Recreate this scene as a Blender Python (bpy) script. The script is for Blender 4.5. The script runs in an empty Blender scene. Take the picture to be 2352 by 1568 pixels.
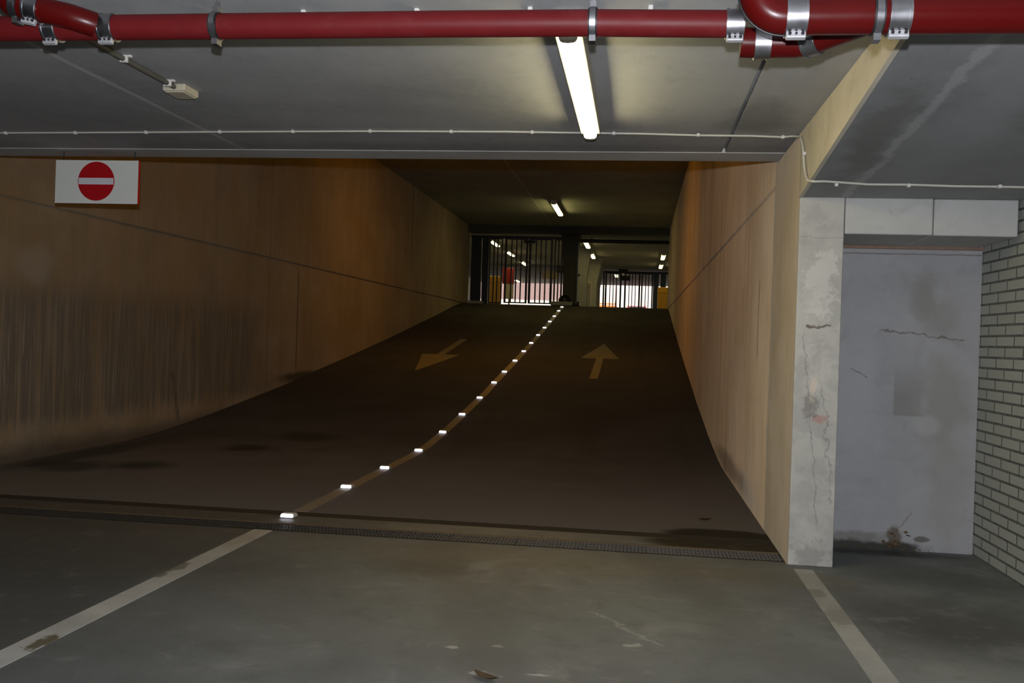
import bpy, bmesh, math, random
from mathutils import Vector, Matrix
random.seed(7)
sc = bpy.context.scene
COL = sc.collection

# ------------------------------------------------------------------ node helpers
class N:
    """small node-tree builder"""
    def __init__(s, name):
        s.m = bpy.data.materials.new(name); s.m.use_nodes = True
        s.t = s.m.node_tree; s.t.nodes.clear()
        s.out = s.t.nodes.new('ShaderNodeOutputMaterial')
    def n(s, typ, **kw):
        nd = s.t.nodes.new(typ)
        for k, v in kw.items(): setattr(nd, k, v)
        return nd
    def l(s, a, b): s.t.links.new(a, b)
    def inp(s, sock, v):
        if isinstance(v, bpy.types.NodeSocket): s.l(v, sock)
        else:
            if isinstance(v, (tuple, list)) and len(v) == 3 and sock.type == 'RGBA': v = (*v, 1)
            sock.default_value = v
    def math(s, op, a, b=0.0, c=0.0, clamp=False):
        nd = s.n('ShaderNodeMath', operation=op); nd.use_clamp = clamp
        s.inp(nd.inputs[0], a); s.inp(nd.inputs[1], b); s.inp(nd.inputs[2], c)
        return nd.outputs[0]
    def vmath(s, op, a, b=(0, 0, 0)):
        nd = s.n('ShaderNodeVectorMath', operation=op)
        s.inp(nd.inputs[0], a); s.inp(nd.inputs[1], b)
        return nd.outputs['Value'] if op in ('LENGTH', 'DOT_PRODUCT') else nd.outputs[0]
    def noise(s, vec, scale=5, detail=4, rough=.55, dist=0.0):
        nd = s.n('ShaderNodeTexNoise'); s.l(vec, nd.inputs['Vector'])
        nd.inputs['Scale'].default_value = scale; nd.inputs['Detail'].default_value = detail
        nd.inputs['Roughness'].default_value = rough; nd.inputs['Distortion'].default_value = dist
        return nd.outputs['Fac']
    def rng(s, v, a, b, c=0.0, d=1.0, smooth=True):
        nd = s.n('ShaderNodeMapRange'); nd.interpolation_type = 'SMOOTHSTEP' if smooth else 'LINEAR'
        s.inp(nd.inputs[0], v)
        for i, x in enumerate((a, b, c, d)): nd.inputs[i + 1].default_value = x
        return nd.outputs[0]
    def mix(s, f, a, b, mode='MIX'):
        nd = s.n('ShaderNodeMix', data_type='RGBA', blend_type=mode)
        s.inp(nd.inputs[0], f); s.inp(nd.inputs[6], a); s.inp(nd.inputs[7], b)
        return nd.outputs[2]
    def pos(s): return s.n('ShaderNodeNewGeometry').outputs['Position']
    def obj(s): return s.n('ShaderNodeTexCoord').outputs['Object']
    def bump(s, h, strength=.3, dist=.01):
        nd = s.n('ShaderNodeBump'); nd.inputs['Strength'].default_value = strength
        nd.inputs['Distance'].default_value = dist; s.l(h, nd.inputs['Height'])
        return nd.outputs[0]
    def done(s, col, rough=.7, metal=0.0, normal=None, spec=.5, coat=0.0, drough=0.0):
        p = s.n('ShaderNodeBsdfPrincipled')
        s.inp(p.inputs['Base Color'], col); s.inp(p.inputs['Roughness'], rough)
        s.inp(p.inputs['Metallic'], metal); p.inputs['Specular IOR Level'].default_value = spec
        p.inputs['Coat Weight'].default_value = coat; p.inputs['Diffuse Roughness'].default_value = drough
        if normal is not None: s.l(normal, p.inputs['Normal'])
        s.l(p.outputs[0], s.out.inputs[0])
        return s.m

def stain(s, P, col, c, size, tint, amount=1.0, noise=None, amp=.7, soft=.6):
    """a stain of its own shape: a noisy ellipsoid patch around c"""
    d = s.vmath('SUBTRACT', P, c)
    d = s.vmath('MULTIPLY', d, tuple(1 / x for x in size))
    r = s.vmath('LENGTH', d)
    if noise is not None: r = s.math('ADD', r, s.math('MULTIPLY', s.math('SUBTRACT', noise, .5), amp * 2))
    f = s.math('MULTIPLY', s.rng(r, 1 - soft, 1.0, 1.0, 0.0), amount)
    return s.mix(f, col, tint)

def crack(s, P, col, c, nrm, size, w, noise, amp, tint, amount=.8):
    """a wandering thin line through c, perpendicular to nrm, limited to an ellipsoid"""
    d = s.vmath('SUBTRACT', P, c)
    h = s.vmath('DOT_PRODUCT', d, nrm)
    h = s.math('ADD', h, s.math('MULTIPLY', s.math('SUBTRACT', noise, .5), amp * 2))
    h = s.math('ABSOLUTE', h)
    line = s.rng(h, w * .35, w, 1.0, 0.0)
    e = s.vmath('LENGTH', s.vmath('MULTIPLY', d, tuple(1 / x for x in size)))
    f = s.math('MULTIPLY', s.math('MULTIPLY', line, s.rng(e, .85, 1.0, 1.0, 0.0)), amount)
    return s.mix(f, col, tint)

def simple(name, col, rough=.5, metal=0.0, var=.12, scale=8, spec=.5, coat=0.0, dirt=None, world=False):
    s = N(name); P = s.pos() if world else s.obj()
    a = s.noise(P, scale, 5)
    dark = tuple(c * (1 - var) for c in col); lite = tuple(min(1, c * (1 + var)) for c in col)
    c = s.mix(a, dark, lite)
    if dirt:
        b = s.noise(P, scale * .6, 6, .65)
        c = s.mix(s.rng(b, .52, .72, 0, dirt[1]), c, dirt[0])
    r = s.math('ADD', s.math('MULTIPLY', a, .15), rough - .075)
    return s.done(c, r, metal, None, spec, coat)

def emit(name, col, strength):
    s = N(name); e = s.n('ShaderNodeEmission')
    e.inputs[0].default_value = (*col, 1); e.inputs[1].default_value = strength
    s.l(e.outputs[0], s.out.inputs[0]); return s.m

def concrete(name, base, var=.25, warm=None, streak=None, rough=.8, spots=.3, bump=.25, after=None, scale=1.0, drough=0.0, spec=.35):
    s = N(name); P = s.pos()
    big = s.noise(P, .55 * scale, 6, .6, .4)
    mid = s.noise(P, 3.2 * scale, 7, .65, .6)
    fine = s.noise(P, 60 * scale, 3, .6)
    d = tuple(c * (1 - var) for c in base); l = tuple(c * (1 + var) for c in base)
    c = s.mix(s.rng(big, .3, .7), d, l)
    c = s.mix(s.rng(mid, .35, .75, 0, .35), c, tuple(x * 1.25 for x in base))
    c = s.mix(s.rng(mid, .25, .45, .3, 0), c, tuple(x * .6 for x in base))
    c = s.mix(s.rng(fine, .55, .75, 0, spots), c, tuple(x * .7 for x in base))
    if warm:
        w = s.noise(P, .9, 5, .6)
        c = s.mix(s.rng(w, .4, .65, 0, warm[1]), c, warm[0])
    if streak:
        sp = s.vmath('MULTIPLY', P, (1, 1, .06))
        st = s.noise(sp, streak[0], 5, .6)
        c = s.mix(s.rng(st, .42, .66, 0, streak[1]), c, tuple(x * streak[2] for x in base))
        st2 = s.noise(sp, streak[0] * 2.7, 4, .6)
        c = s.mix(s.rng(st2, .5, .7, 0, streak[1] * .6), c, tuple(x * (2 - streak[2]) * .85 for x in base))
    if after: c = after(s, P, c, mid, fine)
    h = s.math('ADD', s.math('MULTIPLY', mid, .6), s.math('MULTIPLY', fine, .25))
    r = s.math('ADD', rough - .1, s.math('MULTIPLY', mid, .2))
    return s.done(c, r, 0, s.bump(h, bump, .012), spec, 0, drough)

# ------------------------------------------------------------------ mesh helpers
def bx(bm, lo, hi):
    vs = [bm.verts.new((x, y, z)) for x in (lo[0], hi[0]) for y in (lo[1], hi[1]) for z in (lo[2], hi[2])]
    for f in ((0, 1, 3, 2), (4, 6, 7, 5), (0, 4, 5, 1), (2, 3, 7, 6), (0, 2, 6, 4), (1, 5, 7, 3)):
        bm.faces.new([vs[i] for i in f])
    return vs
def prism(bm, pts, axis, a, b):
    """polygon pts (2-D) extruded along axis from a to b; coordinates order keeps x,y,z"""
    def mk(p, t):
        if axis == 0: return (t, p[0], p[1])
        if axis == 1: return (p[0], t, p[1])
        return (p[0], p[1], t)
    A = [bm.verts.new(mk(p, a)) for p in pts]; B = [bm.verts.new(mk(p, b)) for p in pts]
    n = len(pts)
    bm.faces.new(A); bm.faces.new(B[::-1])
    for i in range(n): bm.faces.new((A[i], B[i], B[(i + 1) % n], A[(i + 1) % n]))
def tube(bm, path, r, seg=20, cap=True):
    path = [Vector(p) for p in path]; rings = []
    t0 = (path[1] - path[0]).normalized()
    up = Vector((0, 0, 1)) if abs(t0.z) < .9 else Vector((0, 1, 0))
    u = t0.cross(up).normalized()
    for i, p in enumerate(path):
        t = (path[min(i + 1, len(path) - 1)] - path[max(i - 1, 0)]).normalized()
        u = (u - t * u.dot(t)).normalized(); v = t.cross(u)
        rr = r[i] if isinstance(r, (list, tuple)) else r
        rings.append([bm.verts.new(p + (u * math.cos(a) + v * math.sin(a)) * rr) for a in (2 * math.pi * k / seg for k in range(seg))])
    for A, B in zip(rings, rings[1:]):
        for k in range(seg): bm.faces.new((A[k], A[(k + 1) % seg], B[(k + 1) % seg], B[k]))
    if cap: bm.faces.new(rings[0][::-1]); bm.faces.new(rings[-1])
def obj(name, bm, mat, parent=None, smooth=False, bevel=0.0, segs=2):
    bmesh.ops.recalc_face_normals(bm, faces=bm.faces)
    if bevel:
        es = [e for e in bm.edges if len(e.link_faces) == 2 and e.calc_face_angle(0) > .5]
        bmesh.ops.bevel(bm, geom=es, offset=bevel, segments=segs, profile=.5, affect='EDGES', clamp_overlap=True)
    me = bpy.data.meshes.new(name); bm.to_mesh(me); bm.free()
    if smooth:
        for p in me.polygons: p.use_smooth = True
        try: me.set_sharp_from_angle(angle=math.radians(38))
        except Exception: pass
    me.materials.append(mat)
    o = bpy.data.objects.new(name, me); COL.objects.link(o)
    if parent: o.parent = parent
    return o
def B(): return bmesh.new()
def box(name, lo, hi, mat, parent=None, bevel=0.0):
    bm = B(); bx(bm, lo, hi); return obj(name, bm, mat, parent, False, bevel)
def tag(o, label, cat, group=None, kind=None):
    o['label'] = label; o['category'] = cat
    if group: o['group'] = group
    if kind: o['kind'] = kind
    return o
def empty(name, loc, label, cat, group=None, kind=None):
    o = bpy.data.objects.new(name, None); COL.objects.link(o); o.location = loc; o.empty_display_size = .1
    return tag(o, label, cat, group, kind)
def struct(o, label, cat): return tag(o, label, cat, None, 'structure')
def copy_tree(o, parent=None):
    c = o.copy(); COL.objects.link(c); c.parent = parent
    for ch in list(o.children): copy_tree(ch, c)
    return c
def arc(c, r, a0, a1, n, plane='xz'):
    out = []
    for i in range(n + 1):
        a = math.radians(a0 + (a1 - a0) * i / n)
        if plane == 'xz': out.append((c[0] + r * math.cos(a), c[1], c[2] + r * math.sin(a)))
        else: out.append((c[0] + r * math.cos(a), c[1] + r * math.sin(a), c[2]))
    return out

# ------------------------------------------------------------------ dimensions (metres)
XL, XR = -6.613, 1.08            # ramp walls
ZC = 5.864                       # tunnel ceiling
ZU = 3.0                         # garage ceiling
YB = 7.447                       # front of the beam / joint between garage and ramp
YP = 6.72                        # front of pillar and lintel
ZH, ZF = 5.6, 2.83               # upper hall ceiling and floor
XB = 2.538                       # brick wall
PROF = [(7.56, 0), (11.6, 0.0), (12.4, .03), (13.3, .10), (14.2, .18), (15, .265), (17, .47), (18.4, .65), (21.2, .985), (24.5, 1.40), (28, 1.87), (31, 2.28), (33.4, 2.62), (34.2, 2.72), (35, 2.795), (35.8, 2.83), (36.6, 2.83)]
def zr(y):
    for (a, za), (b, zb) in zip(PROF, PROF[1:]):
        if y <= b: return za + (zb - za) * (y - a) / (b - a) if y >= a else za
    return PROF[-1][1]
def slope(y): return math.atan((zr(y + .2) - zr(y - .2)) / .4)

# ------------------------------------------------------------------ materials of the setting
def floor_extra(s, P, c, mid, fine):
    n2 = s.noise(P, 1.6, 6, .65, .5)
    for cc, sz, t, a in [
        ((-3.4, 5.6, 0), (1.6, .9, 1), (.055, .055, .045), .45), ((-1.3, 6.0, 0), (.55, .35, 1), (.05, .045, .03), .5),
        ((1.75, 5.5, 0), (.9, .75, 1), (.04, .038, .032), .55), ((2.1, 6.6, 0), (.7, .5, 1), (.05, .048, .045), .5),
        ((-.4, 6.35, 0), (2.2, .45, 1), (.2, .17, .12), .35), ((1.0, 6.3, 0), (.8, .3, 1), (.1, .09, .06), .4),
        ((-4.6, 6.6, 0), (1.5, .35, 1), (.07, .055, .035), .55), ((1.9, 7.3, 0), (.75, .14, 1), (.02, .02, .017), .8)]:
        c = stain(s, P, c, cc, sz, t, a, n2, .6, .8)
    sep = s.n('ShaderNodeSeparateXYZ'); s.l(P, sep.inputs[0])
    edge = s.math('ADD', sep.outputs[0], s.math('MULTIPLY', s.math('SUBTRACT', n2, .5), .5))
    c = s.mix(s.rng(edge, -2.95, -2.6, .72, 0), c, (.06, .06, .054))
    c = s.mix(s.rng(edge, -2.7, -.9, .42, 0), c, (.085, .09, .09))  # flash fall-off towards the left painted into the floor colour
    c = s.mix(s.math('MULTIPLY', s.rng(n2, .55, .7, 0, .5), s.rng(sep.outputs[0], -2.5, -1.5)), c, (.25, .245, .235))
    c = s.mix(s.math('MULTIPLY', s.rng(sep.outputs[0], .8, 1.6), s.rng(s.math('ADD', sep.outputs[1], n2), 5.0, 5.7, .5, 0)), c, (.3, .3, .29))
    c = stain(s, P, c, (.72, 7.25, 0), (.68, .3, 1), (.012, .01, .006), .95, n2, .25, .3)
    n3 = s.noise(P, 7, 5, .7)
    c = crack(s, P, c, (-.02, 5.0, 0), (.8, .6, 0), (.3, .4, 1), .014, n3, .1, (.34, .33, .31), .55)
    c = crack(s, P, c, (.2, 5.6, 0), (.2, .98, 0), (.9, .35, 1), .01, n3, .08, (.3, .29, .27), .35)
    for cc, sz in [((-.63, 4.16, 0), (.07, .035, 1)), ((-.39, 4.2, 0), (.08, .02, 1)), ((-.62, 4.55, 0), (.04, .02, 1)), ((-.84, 4.48, 0), (.03, .02, 1)), ((.02, 4.72, 0), (.05, .03, 1))]:
        c = stain(s, P, c, cc, sz, (.5, .49, .46), .6, n3, 2.4, .6)
    n4 = s.noise(P, 5, 8, .72, .3)
    c = s.mix(s.rng(n4, .36, .48, .35, 0), c, (.085, .085, .075))
    c = s.mix(s.rng(n4, .54, .68, 0, .4), c, (.23, .23, .22))
    # tyre tracks curling in from the ramp
    for k in range(2):
        c = crack(s, P, c, (-.9 + k * 1.5, 5.2, 0), (.95, .3, 0), (1.2, 2.2, 1), .22, n2, .35, (.1, .1, .095), .35)
    return c
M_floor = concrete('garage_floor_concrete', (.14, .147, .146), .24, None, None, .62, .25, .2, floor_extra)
def ramp_extra(s, P, c, mid, fine):
    n2 = s.noise(P, 1.3, 6, .65, .5)
    rib = s.noise(s.vmath('MULTIPLY', P, (.35, 6, 6)), 2.0, 3, .5)
    c = s.mix(s.rng(rib, .45, .7, 0, .25), c, (.04, .036, .03))
    tr = s.noise(s.vmath('MULTIPLY', P, (1.3, .05, .05)), 1.2, 3, .5)
    c = s.mix(s.rng(tr, .5, .66, 0, .4), c, (.032, .028, .022))
    sep = s.n('ShaderNodeSeparateXYZ'); s.l(P, sep.inputs[0])
    foot_light = s.rng(s.math('ADD', sep.outputs[1], s.math('MULTIPLY', s.math('SUBTRACT', n2, .5), 5)), 8.2, 14, .75, 0)
    c = s.mix(foot_light, c, (.092, .076, .06))  # ramp foot painted lighter: light dying away up the ramp put into the colour
    for cc, sz, a in [((-5.3, 9.6, 0), (.5, .5, 1), .8), ((-5.9, 9.3, 0), (.5, .6, 1), .7), ((-4.9, 11.4, 0), (.5, .5, 1), .8), ((-4.5, 12.6, 0), (.6, .5, 1), .7), ((-6.3, 10.5, 0), (.35, 2.5, 1), .6)]:
        c = stain(s, P, c, cc, sz, (.018, .016, .012), a, n2, .7, .7)
    c = stain(s, P, c, (.72, 7.6, 0), (.55, .3, 1), (.014, .011, .006), .92, n2, .3, .3)
    return c
M_ramp = concrete('ramp_concrete', (.046, .04, .033), .22, None, None, .85, .25, .3, ramp_extra, 1.0, 1.0, .08)
def lwall_extra(s, P, c, mid, fine):
    sp = s.vmath('MULTIPLY', P, (1, 1, .035))
    st = s.noise(sp, 13, 7, .7)
    n2 = s.noise(P, 1.1, 5, .6)
    sep = s.n('ShaderNodeSeparateXYZ'); s.l(P, sep.inputs[0])
    zz = s.math('ADD', sep.outputs[2], s.math('MULTIPLY', s.math('SUBTRACT', st, .5), .9))
    low = s.math('MULTIPLY', s.rng(zz, 1.7, 2.15, 1, 0), s.rng(zz, .3, .55, 0, 1))
    yy = s.rng(sep.outputs[1], 15.2, 16.6, 1, .15)
    low = s.math('MULTIPLY', low, yy)
    c = s.mix(s.math('MULTIPLY', low, s.rng(st, .38, .6, .2, .85)), c, (.1, .09, .075))
    c = s.mix(s.math('MULTIPLY', low, s.rng(st, .56, .68, 0, .6)), c, (.36, .3, .23))
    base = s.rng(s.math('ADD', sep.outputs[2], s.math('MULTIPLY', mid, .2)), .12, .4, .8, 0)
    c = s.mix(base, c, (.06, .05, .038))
    # tall panel joints and one dark leak
    c = crack(s, P, c, (XL, 16.25, 2.3), (0, 1, 0), (1, 3, 3.8), .05, n2, .02, (.15, .12, .09), .5)
    c = crack(s, P, c, (XL, 17.72, 1.7), (0, 1, 0), (1, 3, 1.05), .035, st, .02, (.03, .024, .015), .8)
    c = crack(s, P, c, (XL, 26.85, 5.0), (0, 1, 0), (1, 3, 1.0), .07, n2, .03, (.05, .04, .03), .7)
    c = crack(s, P, c, (XL, 12.9, .5), (0, .9, .35), (1, .6, .4), .07, s.math('ADD', s.math('MULTIPLY', st, .5), s.math('MULTIPLY', n2, .5)), .25, (.05, .042, .03), .5)
    c = stain(s, P, c, (XL, 17.9, .62), (1, 1.3, .16), (.02, .018, .012), .85, n2, .6, .6)
    c = stain(s, P, c, (XL, 9.6, 2.15), (1, .4, .25), (.3, .27, .23), .4, n2, .6, .6)
    return c
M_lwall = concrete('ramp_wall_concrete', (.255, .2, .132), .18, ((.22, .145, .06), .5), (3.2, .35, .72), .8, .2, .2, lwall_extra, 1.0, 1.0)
def rwall_extra(s, P, c, mid, fine):
    n2 = s.noise(P, 1.3, 5, .6)
    st = s.noise(s.vmath('MULTIPLY', P, (1, 1, .04)), 6, 5, .6)
    sep = s.n('ShaderNodeSeparateXYZ'); s.l(P, sep.inputs[0])
    c = s.mix(s.rng(st, .52, .7, 0, .5), c, (.68, .57, .39))
    c = s.mix(s.rng(st, .3, .44, .5, 0), c, (.26, .18, .1))
    c = crack(s, P, c, (XR, 8.75, 1.75), (0, 1, 0), (1, .3, .38), .022, n2, .03, (.04, .022, .012), .85)
    c = crack(s, P, c, (XR, 7.9, 1.9), (0, 1, 0), (1, .3, .5), .02, n2, .03, (.16, .09, .04), .7)
    for cc, sz, t, a in [((XR, 9.2, .12), (.5, 1.0, .22), (.5, .47, .43), .5), ((XR, 11, .14), (.5, 2.5, .18), (.07, .055, .04), .6), ((XR, 7.3, 2.6), (.5, .5, .35), (.13, .13, .1), .6), ((XR, 7.6, 2.5), (.5, .12, .5), (.1, .09, .06), .5)]:
        c = stain(s, P, c, cc, sz, t, a, n2, .7, .8)
    return c
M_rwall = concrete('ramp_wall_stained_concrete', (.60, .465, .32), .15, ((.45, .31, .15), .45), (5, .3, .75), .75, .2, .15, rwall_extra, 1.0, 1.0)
def pillar_extra(s, P, c, mid, fine):
    n2 = s.noise(P, 9, 6, .7); n1 = s.noise(P, 3.5, 6, .65)
    c = s.mix(s.math('MULTIPLY', s.rng(n1, .45, .58, 0, .5), 1.0), c, (.34, .335, .32))
    c = stain(s, P, c, (1.24, YP, 1.95), (.11, .2, .3), (.66, .645, .61), .6, n2, 2, .4)
    c = crack(s, P, c, (1.235, YP, 1.66), (0, 0, 1), (.09, .2, .2), .014, n2, .06, (.12, .09, .06), .85)
    c = crack(s, P, c, (1.205, YP, .95), (1, 0, .1), (.3, .2, .75), .006, n2, .05, (.2, .19, .18), .5)
    c = crack(s, P, c, (1.32, YP, .85), (1, 0, .12), (.3, .2, .45), .008, n2, .1, (.2, .19, .18), .55)
    c = stain(s, P, c, (1.25, YP, 1.02), (.06, .2, .03), (.45, .22, .18), .6, n2, 2.2, .7)
    c = stain(s, P, c, (1.2, YP, 1.1), (.05, .2, .11), (.2, .18, .17), .6, n2, 2.4, .6)
    c = stain(s, P, c, (1.215, YP, 1.24), (.035, .2, .07), (.72, .62, .52), .7, n2, 2.2, .6)
    c = stain(s, P, c, (1.23, YP, .08), (.16, .3, .1), (.3, .29, .27), .7, n2, 2.4, .6)
    c = crack(s, P, c, (1.24, YP, 2.27), (0, 0, 1), (.2, .2, .2), .006, n2, .02, (.3, .29, .27), .5)
    return c
M_pillar = concrete('pillar_painted_concrete', (.50, .49, .455), .1, None, None, .75, .25, .2, pillar_extra, 1.6)
def alc_extra(s, P, c, mid, fine):
    n2 = s.noise(P, 4.5, 6, .65); n3 = s.noise(P, 9, 6, .7)
    Y = YB
    for cc, sz, t, a in [((2.12, Y, 1.93), (.13, .3, .22), (.25, .245, .23), .75), ((2.25, Y, 1.75), (.18, .3, .2), (.27, .265, .25), .6),
                         ((2.3, Y, 1.1), (.25, .3, .5), (.28, .275, .255), .7), ((2.35, Y, .5), (.22, .3, .6), (.3, .29, .27), .5),
                         ((2.12, Y, 1.12), (.08, .3, .12), (.44, .445, .45), .6), ((2.18, Y, .95), (.12, .3, .1), (.45, .45, .455), .5), ((1.72, Y, 1.3), (.15, .3, .4), (.42, .425, .45), .5)]:
        c = stain(s, P, c, cc, sz, t, a, n2, .6, .7)
    # squared repair patch
    sep = s.n('ShaderNodeSeparateXYZ'); s.l(P, sep.inputs[0])
    fx = s.math('MULTIPLY', s.rng(sep.outputs[0], 1.93, 1.945), s.rng(sep.outputs[0], 2.1, 2.2, 1, 0))
    fz = s.math('MULTIPLY', s.rng(sep.outputs[2], 1.01, 1.025), s.rng(sep.outputs[2], 1.15, 1.45, 1, 0))
    c = s.mix(s.math('MULTIPLY', s.math('MULTIPLY', fx, fz), .6), c, (.2, .195, .18))
    c = crack(s, P, c, (2.13, Y, 1.63), (.12, 0, 1), (.33, .3, .3), .009, n3, .06, (.13, .11, .09), .75)
    c = crack(s, P, c, (2.04, Y, 2.24), (0, 0, 1), (.6, .3, .1), .007, n3, .012, (.14, .13, .13), .7)
    c = crack(s, P, c, (1.68, Y, 1.33), (.55, 0, 1), (.07, .3, .1), .007, n3, .04, (.1, .09, .09), .7)
    c = crack(s, P, c, (2.03, Y, .2), (.8, 0, -.6), (.1, .3, .14), .006, n3, .03, (.2, .17, .14), .6)
    c = stain(s, P, c, (1.85, Y, .015), (.5, .3, .075), (.035, .033, .024), .95, n2, .7, .5)
    c = stain(s, P, c, (1.98, Y, .1), (.07, .3, .09), (.1, .07, .035), .8, n3, .9, .5)
    c = stain(s, P, c, (2.17, Y, .09), (.07, .3, .03), (.08, .07, .05), .75, n3, .8, .5)
    c = stain(s, P, c, (1.7, Y, .09), (.3, .3, .05), (.15, .14, .12), .6, n3, .9, .5)
    return c
M_alc = concrete('alcove_plaster', (.365, .365, .375), .08, None, None, .8, .2, .15, alc_extra, 1.3)
def ceil_extra(s, P, c, mid, fine):
    n2 = s.noise(P, 2.2, 5, .6)
    sx = s.noise(s.vmath('MULTIPLY', P, (1, .35, 1)), 12, 8, .8)
    c = s.mix(s.rng(sx, .5, .68, 0, .4), c, (.52, .52, .51))
    c = s.mix(s.rng(sx, .32, .46, .3, 0), c, (.28, .28, .285))
    c = crack(s, P, c, (-3.285, 4, ZU), (1, 0, 0), (1, 6, 1), .03, n2, .012, (.62, .62, .61), .8)
    c = crack(s, P, c, (.68, 5.6, ZU), (1, 0, 0), (.5, 2, 1), .05, n2, .06, (.42, .42, .41), .55)
    c = crack(s, P, c, (.9, 5.3, ZU), (1, .1, 0), (.5, 1, 1), .02, n2, .03, (.42, .42, .41), .4)
    c = stain(s, P, c, (1.0, 5.4, ZU), (.1, 1.4, 1), (.48, .47, .44), .5, n2, .6, .6)
    c = stain(s, P, c, (.75, 6.3, ZU), (.3, .6, 1), (.18, .18, .17), .5, n2, .7, .6)
    c = stain(s, P, c, (-1.6, 7.3, ZU), (5, .2, 1), (.2, .2, .2), .3, n2, .5, .8)
    return c
M_ceil = concrete('ceiling_concrete', (.40, .405, .41), .15, None, None, .8, .2, .12, ceil_extra)
def slab_extra(s, P, c, mid, fine):
    n2 = s.noise(P, 3, 6, .65); n3 = s.noise(P, 14, 4, .7)
    # efflorescence seam and rust flecks
    c = crack(s, P, c, (1.44, 5.2, 2.7), (1, .03, 0), (.5, 2.2, 1), .04, s.math('ADD', s.math('MULTIPLY', n3, .35), s.math('MULTIPLY', n2, .65)), .11, (.42, .415, .425), .55)
    c = stain(s, P, c, (1.75, 5, 2.7), (.3, 2, 1), (.36, .36, .38), .4, n2, .6, .8)
    c = s.mix(s.math('MULTIPLY', s.rng(n3, .66, .76), s.rng(n2, .45, .55, 0, .7)), c, (.16, .09, .04))
    c = stain(s, P, c, (1.28, 5.6, 2.65), (.16, 1.5, 1), (.15, .15, .135), .6, n2, 1.4, .8)
    return c
M_slab = concrete('sloping_slab_concrete', (.255, .26, .262), .2, None, None, .8, .25, .2, slab_extra)
def face_extra(s, P, c, mid, fine):
    n2 = s.noise(P, 5, 5, .65)
    sep = s.n('ShaderNodeSeparateXYZ'); s.l(P, sep.inputs[0])
    return s.mix(s.rng(n2, .5, .7, 0, .35), c, (.42, .36, .27))
M_face = concrete('slab_edge_plaster', (.62, .56, .45), .1, None, None, .8, .2, .12, face_extra)
M_beam = concrete('beam_concrete', (.33, .33, .315), .15, None, None, .8, .2, .12)
def tceil_extra(s, P, c, mid, fine):
    return crack(s, P, c, (-3.36, 26, ZC), (1, 0, 0), (1, 14, 1), .04, s.noise(P, 3, 4, .6), .02, (.75, .75, .7), .7)
M_tceil = concrete('tunnel_ceiling_concrete', (.44, .47, .43), .14, after=tceil_extra)
M_tshade = concrete('shaded_concrete', (.085, .085, .07), .12)  # hall concrete darkened, shade at the ramp head put into its colour
M_hall = concrete('hall_concrete', (.32, .32, .31), .1)
def block_extra(s, P, c, mid, fine):
    n2 = s.noise(P, 9, 5, .7)
    return s.mix(s.rng(n2, .66, .74, 0, .5), c, (.3, .25, .2))
M_block = concrete('cellular_block', (.47, .47, .455), .07, None, None, .85, .15, .12, block_extra, 1.8)
def brickmat(name, face, mortar, wall='x', row=.0777, length=.316, joint=.0085):
    s = N(name); P = s.pos()
    sep = s.n('ShaderNodeSeparateXYZ'); s.l(P, sep.inputs[0])
    cmb = s.n('ShaderNodeCombineXYZ')
    s.l(sep.outputs[1] if wall == 'x' else sep.outputs[0], cmb.inputs[0])
    s.l(s.math('ADD', sep.outputs[2], -.0031), cmb.inputs[1])
    t = s.n('ShaderNodeTexBrick'); s.l(cmb.outputs[0], t.inputs['Vector'])
    t.inputs['Scale'].default_value = 1; t.inputs['Mortar Size'].default_value = joint
    t.inputs['Brick Width'].default_value = length; t.inputs['Row Height'].default_value = row
    t.inputs['Mortar Smooth'].default_value = .25; t.offset = .5
    t.inputs['Color1'].default_value = (*face, 1); t.inputs['Color2'].default_value = (*(x * .9 for x in face), 1)
    t.inputs['Mortar'].default_value = (*mortar, 1)
    n = s.noise(P, 12, 5, .6); c = s.mix(s.rng(n, .3, .7, 0, .3), t.outputs['Color'], tuple(x * .8 for x in face))
    h = s.math('SUBTRACT', s.math('MULTIPLY', n, .1), t.outputs['Fac'])
    return s.done(c, .75, 0, s.bump(h, .8, .008), .3)
M_brick = brickmat('white_sand_lime_brick', (.42, .435, .395), (.085, .092, .085))
M_fbrick = brickmat('far_brick', (.25, .165, .165), (.34, .32, .33), 'y', .08, .24, .012)
M_dark = simple('rubber_joint', (.02, .018, .014), .85, 0, .3, 6, world=True)
M_seal = simple('rusty_seal_strip', (.24, .16, .12), .9, 0, .35, 20, world=True)
M_street = simple('street_paving', (.5, .48, .45), .9, 0, .15, 2, world=True)
M_render = simple('white_render', (.8, .79, .76), .9, 0, .06, 2, world=True)

# materials of the things
M_white = simple('worn_white_paint', (.46, .455, .43), .7, 0, .12, 5, dirt=((.2, .19, .17), .7), world=True)
M_paintdk = simple('dirty_ramp_paint', (.15, .14, .115), .75, 0, .15, 4, dirt=((.08, .07, .055), .7), world=True)
M_rampline = simple('ramp_line_paint', (.22, .2, .165), .75, 0, .15, 4, dirt=((.12, .105, .085), .6), world=True)
M_red = simple('red_pipe_enamel', (.075, .0028, .0025), .3, 0, .14, 7, .22, dirt=((.06, .006, .005), .35), world=True)
M_redold = simple('faded_red_pipe_paint', (.12, .008, .009), .5, 0, .16, 9, .22, dirt=((.15, .025, .028), .45), world=True)
M_steel = simple('galvanised_steel', (.4, .4, .42), .33, 1.0, .25, 14)
M_steelb = simple('bright_bolt_plate', (.6, .6, .62), .45, .6, .15, 20)
M_rubber = simple('black_rubber', (.012, .012, .013), .5)
M_cable = simple('white_pvc_cable', (.62, .6, .53), .5)
M_clip = simple('white_plastic_clip', (.72, .71, .67), .5)
M_conduit = simple('dark_conduit', (.11, .105, .09), .5)
M_jbox = simple('cream_junction_box', (.6, .54, .42), .55)
M_housing = simple('lamp_housing_grey', (.5, .49, .44), .5)
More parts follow.
